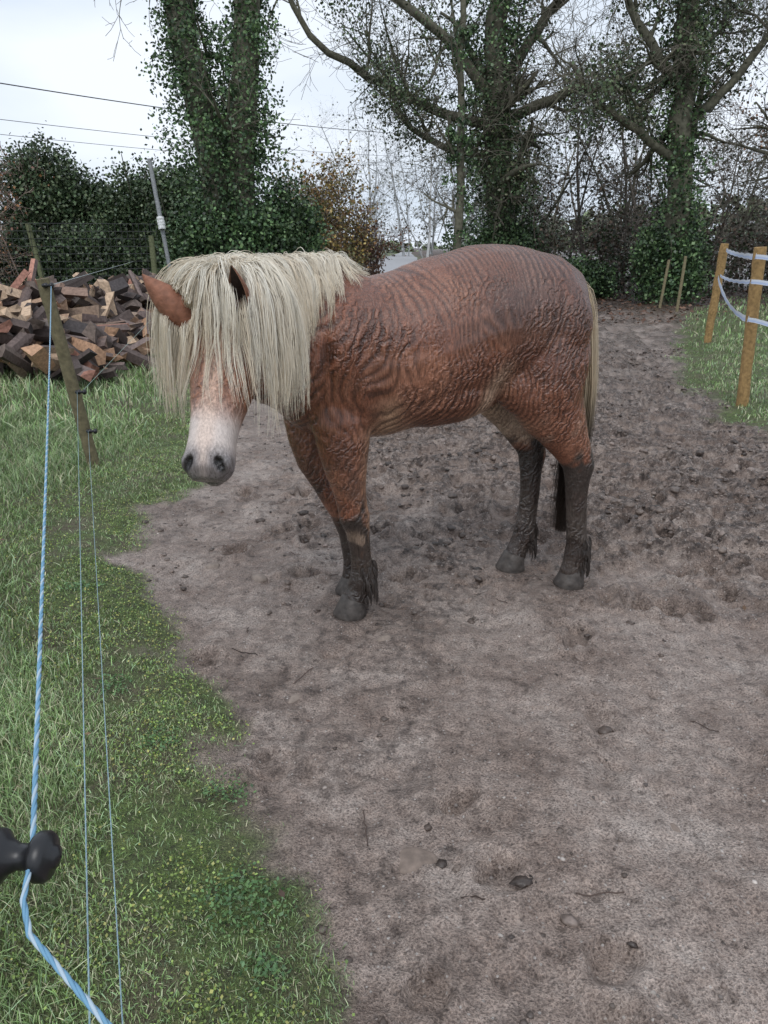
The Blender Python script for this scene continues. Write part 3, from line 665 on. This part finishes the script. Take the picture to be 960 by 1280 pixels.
# ================= firewood
A=Acc()
n=640
lf=0
while lf<n:
    v_=R.random()**1.25;ax0=np.array([-4.6,8.1]);ax1=np.array([-3.95,15.5]);c0=ax0+(ax1-ax0)*v_
    wv_=R.normal()*.75;hmax=(1.02*(1-.10*v_)*R.uniform(.82,1.1)-.12)*max(0,1-abs(wv_)/1.6);x=c0[0]+wv_;y=c0[1]+R.normal()*.2
    z0=g0(x,y)
    if hmax<.1: continue
    z=z0+.06+hmax*R.random()**.6
    Ln=R.uniform(.28,.68);rr_=R.uniform(.07,.17)
    if R.random()<.6: sec=[(0,0)]+[(rr_*math.cos(a),rr_*math.sin(a)) for a in np.linspace(0,R.uniform(1.0,1.9),4)]
    else: sec=[(rr_*.75*math.cos(a)*R.uniform(.8,1.1),rr_*.45*math.sin(a)*R.uniform(.8,1.1)) for a in np.linspace(0,6.28,6)[:-1]]
    k=5;sec=np.array(sec)
    yaw=R.uniform(0,6.28);pit=R.normal()*.45;rl=R.uniform(0,6.28)
    M=np.array(Matrix.Rotation(yaw,3,'Z')@Matrix.Rotation(pit,3,'Y')@Matrix.Rotation(rl,3,'X'))
    def vtx(e): return (M@np.array([[e*Ln*.5+R.normal()*.03,*(s_*R.uniform(.85,1.1))] for s_ in sec]).T).T+np.array([x,y,z])
    a_=vtx(-1);b_=vtx(1)
    wood=np.array([(.45,.27,.17),(.38,.25,.17),(.34,.25,.19),(.54,.39,.27),(.27,.18,.14),(.17,.13,.11),(.10,.08,.07),(.07,.06,.06),(.40,.20,.15)][R.integers(9)])*R.uniform(.7,1.15);bark=np.array((.10,.075,.068))*R.uniform(.4,1.9)
    for j in range(k):
        j2=(j+1)%k;cc=wood if (j==0 or j==k-1) else bark
        A.add([a_[j],a_[j2],b_[j2],b_[j]],[[0,1,2,3]],cc)
    for e in (a_,b_):
        ce=e.mean(0)
        for j in range(k): A.add([e[j],(e[j]+e[(j+1)%k])/2,e[(j+1)%k],ce],[[0,1,2,3]],wood*.85)
    lf+=1
A.make('firewood_pile',M_wood)

# ================= trees
def path(p0,d,ln,K,wander,up=0.):
    p0=np.atleast_2d(p0).astype(float);d=nrm(np.atleast_2d(d).astype(float));n=len(p0);ln=np.broadcast_to(ln,(n,));P=[p0]
    for k in range(K-1):
        d=nrm(d+R.normal(size=(n,3))*wander+np.array([0,0,up]));P.append(P[-1]+d*(ln/(K-1))[:,None])
    return np.stack(P,1)
def spawn(PP,PR,nper,ln,spread,wander,up,K,rf=.55,tmin=.25,tip=.2,rmin=.006):
    n,Kp,_=PP.shape;idx=np.repeat(np.arange(n),nper);t=R.uniform(tmin,1,len(idx))*(Kp-1.001);i=t.astype(int);f=(t-i)[:,None]
    p=PP[idx,i]*(1-f)+PP[idx,i+1]*f;tan=nrm(PP[idx,i+1]-PP[idx,i]);r=(PR[idx,i]*(1-f[:,0])+PR[idx,i+1]*f[:,0])*rf
    d=tan*(1-spread)+nrm(R.normal(size=(len(idx),3)))*spread+np.array([0,0,up])
    L_=ln*R.uniform(.5,1.2,len(idx));P=path(p,d,L_,K,wander,up*.3)
    rd=np.maximum(r[:,None]*np.linspace(1,tip,K)[None],rmin);return P,rd
BK=(.12,.115,.085);TW=(.15,.135,.11)
IV=[(.05,.095,.042),(.08,.14,.055),(.03,.055,.027),(.12,.185,.08)]
CAN=[(.06,.095,.045),(.085,.12,.055),(.04,.058,.03),(.10,.105,.06)]
def ivy(A,P,n,rad,size,pal=IV,jit=.17):
    K=len(P);m=max(1,n//40)
    t=R.uniform(0,K-1.001,m);i=t.astype(int);f=(t-i)[:,None];c=P[i]*(1-f)+P[i+1]*f
    rr_=np.interp(t,np.arange(K),rad)
    dd=nrm(R.normal(size=(m,3)))*R.uniform(.3,1.0,(m,1))*rr_[:,None];c=c+dd
    q=np.repeat(c,40,axis=0)+R.normal(size=(m*40,3))*np.repeat(rr_,40)[:,None]*jit
    V,F,C=leaves(q,R.uniform(.6,1.3,len(q))*size,pick(pal,len(q),.3)*np.repeat(R.uniform(.5,1.6,(m,1)),40,axis=0),0,.8);A.add(V,F,C)
def tree(name,base,trunks,ivs,lv1,lv2,lv3,twigcol=TW,canopy=None,t4=2):
    e=empty(name);A=Acc();T0=Acc();Lf=Acc();TR=[]
    for pts,r0,r1 in trunks:
        pts=np.array(pts,float);K=14;l=np.linspace(0,len(pts)-1,K);P=np.stack([np.interp(l,np.arange(len(pts)),pts[:,k]) for k in range(3)],-1)
        P[1:-1]+=R.normal(size=(K-2,3))*r0*.18;rd=np.linspace(r0,r1,K);rd[0]*=1.35;T0.tube(P,rd,10,np.array(BK));TR.append((P,rd))
    PP=np.stack([a for a,_ in TR]);PR_=np.stack([a for _,a in TR])
    B1,r1=spawn(PP,PR_,*lv1);A.tube(B1,r1,6,np.array(BK))
    B2,r2=spawn(B1,r1,*lv2);A.tube(B2,r2,4,np.array(BK))
    B3,r3=spawn(B2,r2,*lv3);A.tube(B3,r3,3,np.array(twigcol))
    B4,r4=spawn(B3,r3,t4,lv3[1]*.5,.6,.15,0,4,.7,.3,.3,.005);A.tube(B4,r4,3,np.array(twigcol))
    T0.make('trunk',M_trunk,e,True);A.make('limbs_and_twigs',M_bark,e,True)
    for k,n,rad,size in ivs: ivy(Lf,TR[k][0],n,np.interp(np.linspace(0,1,14),np.linspace(0,1,len(rad)),rad),size)
    if canopy:
        nb,n,rad,size,pal=canopy
        for k in R.choice(len(B1),min(nb,len(B1)),replace=False): ivy(Lf,B1[k],n,np.full(B1.shape[1],rad),size,pal,.3)
    if Lf.n: Lf.make('ivy_leaves',M_leaf,e)
    return B3
tree('ivy_covered_tree',None,
 [([(-3.9,20,-.1),(-4.0,20,3),(-4.5,20.1,5.6),(-4.9,20.2,8.5),(-5.0,20,13)],.42,.26),([(-3.6,20.1,-.1),(-3.5,20.1,3.2),(-3.2,20,5.5),(-3.0,20,8.5),(-2.7,20,13)],.40,.24)],
 [(0,24000,[1.1,1.25,1.2,.70,.55,.5],.085),(1,24000,[1.0,1.25,1.05,.70,.6,.5],.085)],
 (8,1.8,.75,.12,.10,8,.3,.3),(5,1.1,.6,.15,.05,6,.6,.2),(4,.6,.6,.15,.0,4,.6,.2),canopy=(7,420,.35,.085,IV))
tree('spreading_ivy_tree',None,
 [([(3.9,26,-.1),(3.8,26,2.5),(3.5,26,5),(3.4,26,7.5),(3.8,26,12)],.50,.26),
  ([(3.4,26,5.0),(1.8,25.6,5.3),(-.2,25.2,6.1),(-2.0,25,7.0),(-3.3,25,9.5)],.17,.06),
  ([(3.5,26,5.6),(2.0,26,7.3),(.0,26,8.6),(-1.8,26,10)],.18,.07),
  ([(3.6,26,5.2),(5.8,25.6,6.0),(8,25.4,6.0),(9.8,25,7.5)],.17,.06),
  ([(3.6,26,6.2),(5.2,26,8.5),(7.5,26,10.5)],.18,.07),
  ([(3.5,26,4.2),(1.9,25.5,4.3),(.6,25.2,5.0),(-.2,25,6.6)],.13,.05)],
 [(0,20000,[1.2,1.35,1.15,1.2,1.5,1.5],.10)],
 (10,2.6,.7,.14,.06,9,.5,.15),(6,1.6,.65,.18,.03,6,.6,.15),(5,.9,.65,.18,.0,5,.6,.15),canopy=(24,950,.9,.085,CAN))
tree('slender_tree',None,[([(1.95,22,-.1),(2.05,22,3),(1.95,22,6),(2.0,22,9)],.13,.06)],[(0,3800,[.55,.5,.35,.2],.085)],(8,1.3,.7,.12,.1,7,.5,.2),(5,.9,.6,.15,.05,5,.6,.2),(3,.5,.6,.15,.0,4,.6,.2))
tree('ivy_clad_oak',None,
 [([(7.9,22,-.1),(7.9,22,2.5),(7.8,22,5),(7.5,22,8),(7.6,22,12)],.36,.2),([(7.8,22,3.6),(6.4,21.6,4.4),(5.4,21.5,4.9),(4.6,21.3,5.8)],.13,.05),([(7.8,22,4.4),(9.2,22,5.8),(10.6,22,8)],.14,.06),([(7.7,22,5.2),(6.2,22,7),(5.2,22,9)],.14,.06)],
 [(0,14000,[.8,.85,.8,.8,.9,1.0],.09)],
 (10,2.2,.7,.14,.05,8,.5,.15),(6,1.4,.65,.18,.02,6,.6,.15),(5,.85,.65,.18,.0,5,.6,.15),canopy=(12,750,.7,.085,CAN))
AU=[(.20,.095,.05),(.24,.12,.06),(.12,.07,.045)]
tree('autumn_beech_tree',None,
 [([(10.6,21,-.1),(10.5,21,3),(10.7,21,6),(10.4,21,10)],.20,.1),([(12.2,23,-.1),(12,23,4),(12.2,23,9)],.2,.1)],[],
 (16,2.2,.75,.12,.05,8,.5,.1),(7,1.3,.65,.15,.02,6,.6,.15),(5,.8,.65,.15,.0,5,.6,.15),TW,canopy=(28,190,.7,.07,AU))
def thicket(name,n,x0,x1,y0,y1,h0,h1,tw,leafn,pal,lsize,br=(8,6,4),r0=.06,tcol=TW,low=1.0):
    e=empty(name);A=Acc();x=R.uniform(x0,x1,n);y=R.uniform(y0,y1,n);z=gh(x,y)-.1;h=R.uniform(h0,h1,n)
    P=path(np.stack([x,y,z],-1),np.stack([R.normal(size=n)*.15,R.normal(size=n)*.15,np.ones(n)],-1),h,8,.08,.02);rd=r0*(h/h1)[:,None]*np.linspace(1,.25,8)[None]*R.uniform(.5,1.5,(n,1))
    cb=pick([BK if tcol[0]<.2 else tcol,tcol],n);A.tube(P,rd,5,cb)
    B,r=spawn(P,rd,br[0],np.mean([h0,h1])*.38,.65,.12,.06,6,.5,.08,.2,.008);A.tube(B,r,3,pick([tcol],len(B)))
    B2,r2=spawn(B,r,br[1],np.mean([h0,h1])*.2,.6,.15,.03,5,.6,.1,.3,.006);A.tube(B2,r2,3,pick([tcol],len(B2)))
    if br[2]:
        B3,r3=spawn(B2,r2,br[2],np.mean([h0,h1])*.1,.6,.15,.0,4,.7,.1,.4,.005);A.tube(B3,r3,3,pick([tcol],len(B3)))
        B2=B3
    A.make('stems_and_twigs',M_bark,e)
    if leafn:
        q=B2.reshape(-1,3)[R.integers(0,B2.shape[0]*B2.shape[1],leafn)]
        q=q[R.random(len(q))<np.clip(1.2-low*(q[:,2]/h1),.05,1)]
        q=q+R.normal(size=q.shape)*.12
        V,F,C=leaves(q,R.uniform(.6,1.3,len(q))*lsize,pick(pal,len(q),.35),0,.8);mk('leaves',V,F,M_leaf,C,e)
    return e
thicket('woodland_thicket',70,5,26,28,40,4,7.0,0,26000,[(.055,.072,.037),(.085,.073,.05),(.12,.08,.055),(.04,.05,.03)],.13,(9,6,2),.08,(.14,.122,.105),1.1)
thicket('undergrowth',80,5,24,24.5,29,1.2,2.8,0,22000,[(.05,.077,.035),(.11,.072,.05),(.07,.052,.04),(.04,.055,.03)],.11,(8,5,0),.03,(.12,.10,.085),.6)
thicket('autumn_shrub',14,-2.7,-.7,24,26,2.2,3.8,0,9500,[(.38,.27,.09),(.31,.24,.09),(.19,.19,.08),(.31,.17,.07)],.09,(8,6,3),.04,(.20,.15,.11),.2)
thicket('brown_shrub',6,-.8,-.3,26,28,1.4,2.4,0,2500,[(.22,.11,.07),(.18,.11,.08)],.08,(8,6,2),.03,(.2,.13,.11),.2)
thicket('bare_bramble_hedge',30,-15,-9.0,19,24,2.0,3.8,0,8000,[(.20,.10,.07),(.30,.145,.06),(.11,.10,.06)],.08,(8,6,2),.035,(.28,.21,.18),.5)
thicket('distant_woodland',20,3.5,14,60,90,6,12,0,5000,[(.17,.18,.16),(.20,.19,.17)],.25,(9,6,3),.14,(.28,.28,.28),.6)  # distance haze painted in: stems and leaves paled towards grey
thicket('distant_tree',6,-1.5,7.5,110,150,14,20,0,1500,[(.3,.31,.30)],.3,(12,9,4),.2,(.36,.37,.38),.6)  # farther trees, greyed more: haze is put into their colours
thicket('distant_hedgerow',50,-60,-3.5,75,110,2,4.5,0,14000,[(.16,.19,.13),(.2,.18,.14),(.13,.16,.11)],.4,(8,5,0),.1,(.26,.25,.24),.4)
thicket('distant_hedgerow',50,7,60,75,110,2,4.5,0,14000,[(.16,.19,.13),(.2,.18,.14),(.13,.16,.11)],.4,(8,5,0),.1,(.26,.25,.24),.4)
def shrubmass(name,blobs_,n,size,pal,holes=.4):
    e=empty(name);A=Acc();S=Acc()
    for (c_,r_) in blobs_:
        c_=np.array(c_);r_=np.array(r_);m=max(12,int(n*r_[0]*r_[2]/70))
        d=nrm(R.normal(size=(m,3)));q=c_+d*r_*R.uniform(.55,1.05,(m,1));q[:,2]=np.maximum(q[:,2],.1)
        sh=R.uniform(.45,1.5,(m,1))
        qq=np.repeat(q,70,axis=0)+R.normal(size=(m*70,3))*.17
        V,F,C=leaves(qq,R.uniform(.6,1.3,len(qq))*size,pick(pal,len(qq),.3)*np.repeat(sh,70,axis=0),0,.8);A.add(V,F,C)
        P=path(np.tile([c_[0],c_[1],0],(10,1)),nrm(q[:10]-np.array([c_[0],c_[1],0])),np.linalg.norm(q[:10]-np.array([c_[0],c_[1],0]),axis=1)*1.15,7,.08);S.tube(P,np.linspace(.05,.01,7)[None].repeat(10,0),4,np.array(BK))
    A.make('leaves',M_leaf,e);S.make('stems',M_bark,e)
shrubmass('evergreen_hedge',[((-9.9,24,2.8),(1.2,1.2,1.5)),((-8.6,24.5,1.9),(1.3,1.2,1.6)),((-7.2,24,1.9),(1.3,1.2,1.8)),((-6.0,23.5,1.9),(1.2,1.0,1.8)),((-8.5,23,1.0),(3.2,.9,1.1)),((-5.2,22.5,1.2),(1.2,.8,1.4))],9000,.095,[(.045,.075,.037),(.063,.10,.045),(.095,.125,.062)])
shrubmass('ivy_undergrowth',[((-3.7,20,1.1),(1.6,.9,1.4)),((-2.5,21,1.5),(.8,.8,1.5)),((3.9,26,1.0),(1.2,1,1.3)),((7.9,22,1.0),(.9,.8,1.2)),((6.1,24.5,.5),(1.0,.7,.6))],10000,.095,IV)
shrubmass('distant_green_bank',[((-25,120,1.2),(20,8,2.0)),((30,120,1.2),(20,8,3.0)),((-60,120,3),(40,8,4)),((60,120,3),(40,8,5)),((0,190,1.0),(20,5,1.6))],250,1.0,[(.20,.26,.14),(.24,.27,.18)])

# ================= world, sun, camera
w=bpy.data.worlds.new('World');scene.world=w;w.use_nodes=True;nt=w.node_tree;L=nt.links
bg=nt.nodes['Background'];sk=nt.nodes.new('ShaderNodeTexSky');sk.sky_type='NISHITA';sk.sun_disc=False;sk.sun_elevation=math.radians(50);sk.sun_rotation=math.radians(150);sk.air_density=1;sk.dust_density=4
tc=nt.nodes.new('ShaderNodeTexCoord');mp=nt.nodes.new('ShaderNodeMapping');mp.inputs['Scale'].default_value=(1,1,3);L.new(tc.outputs['Generated'],mp.inputs[0])
nz_=nt.nodes.new('ShaderNodeTexNoise');nz_.inputs['Scale'].default_value=1.9;nz_.inputs['Detail'].default_value=5;L.new(mp.outputs[0],nz_.inputs[0])
rp_=nt.nodes.new('ShaderNodeValToRGB');rp_.color_ramp.elements[0].position=.35;rp_.color_ramp.elements[0].color=(6.6,7.6,8.9,1);rp_.color_ramp.elements[1].position=.65;rp_.color_ramp.elements[1].color=(9.3,9.9,10.8,1);L.new(nz_.outputs['Fac'],rp_.inputs[0])
mx=nt.nodes.new('ShaderNodeMix');mx.data_type='RGBA';mx.inputs[0].default_value=.95;L.new(sk.outputs[0],mx.inputs[6]);L.new(rp_.outputs[0],mx.inputs[7]);L.new(mx.outputs[2],bg.inputs['Color']);bg.inputs['Strength'].default_value=.108
sl=bpy.data.lights.new('sun','SUN');sl.energy=1.4;sl.angle=math.radians(32);sl.color=(1,.985,.965);so=bpy.data.objects.new('sun',sl);col.objects.link(so);so.rotation_euler=(math.radians(38),math.radians(-12),0)
cam=bpy.data.cameras.new('camera');co=bpy.data.objects.new('camera',cam);col.objects.link(co);co.location=(0,0,1.5);co.rotation_euler=(math.radians(90-19.2),0,0)
cam.sensor_fit='VERTICAL';cam.sensor_height=24;cam.lens=17.81;cam.clip_end=2000;cam.clip_start=.02
scene.camera=co
scene.view_settings.view_transform='Standard';scene.view_settings.look='None';scene.view_settings.exposure=0
print('verts',sum(len(o.data.vertices) for o in bpy.data.objects if o.type=='MESH'))
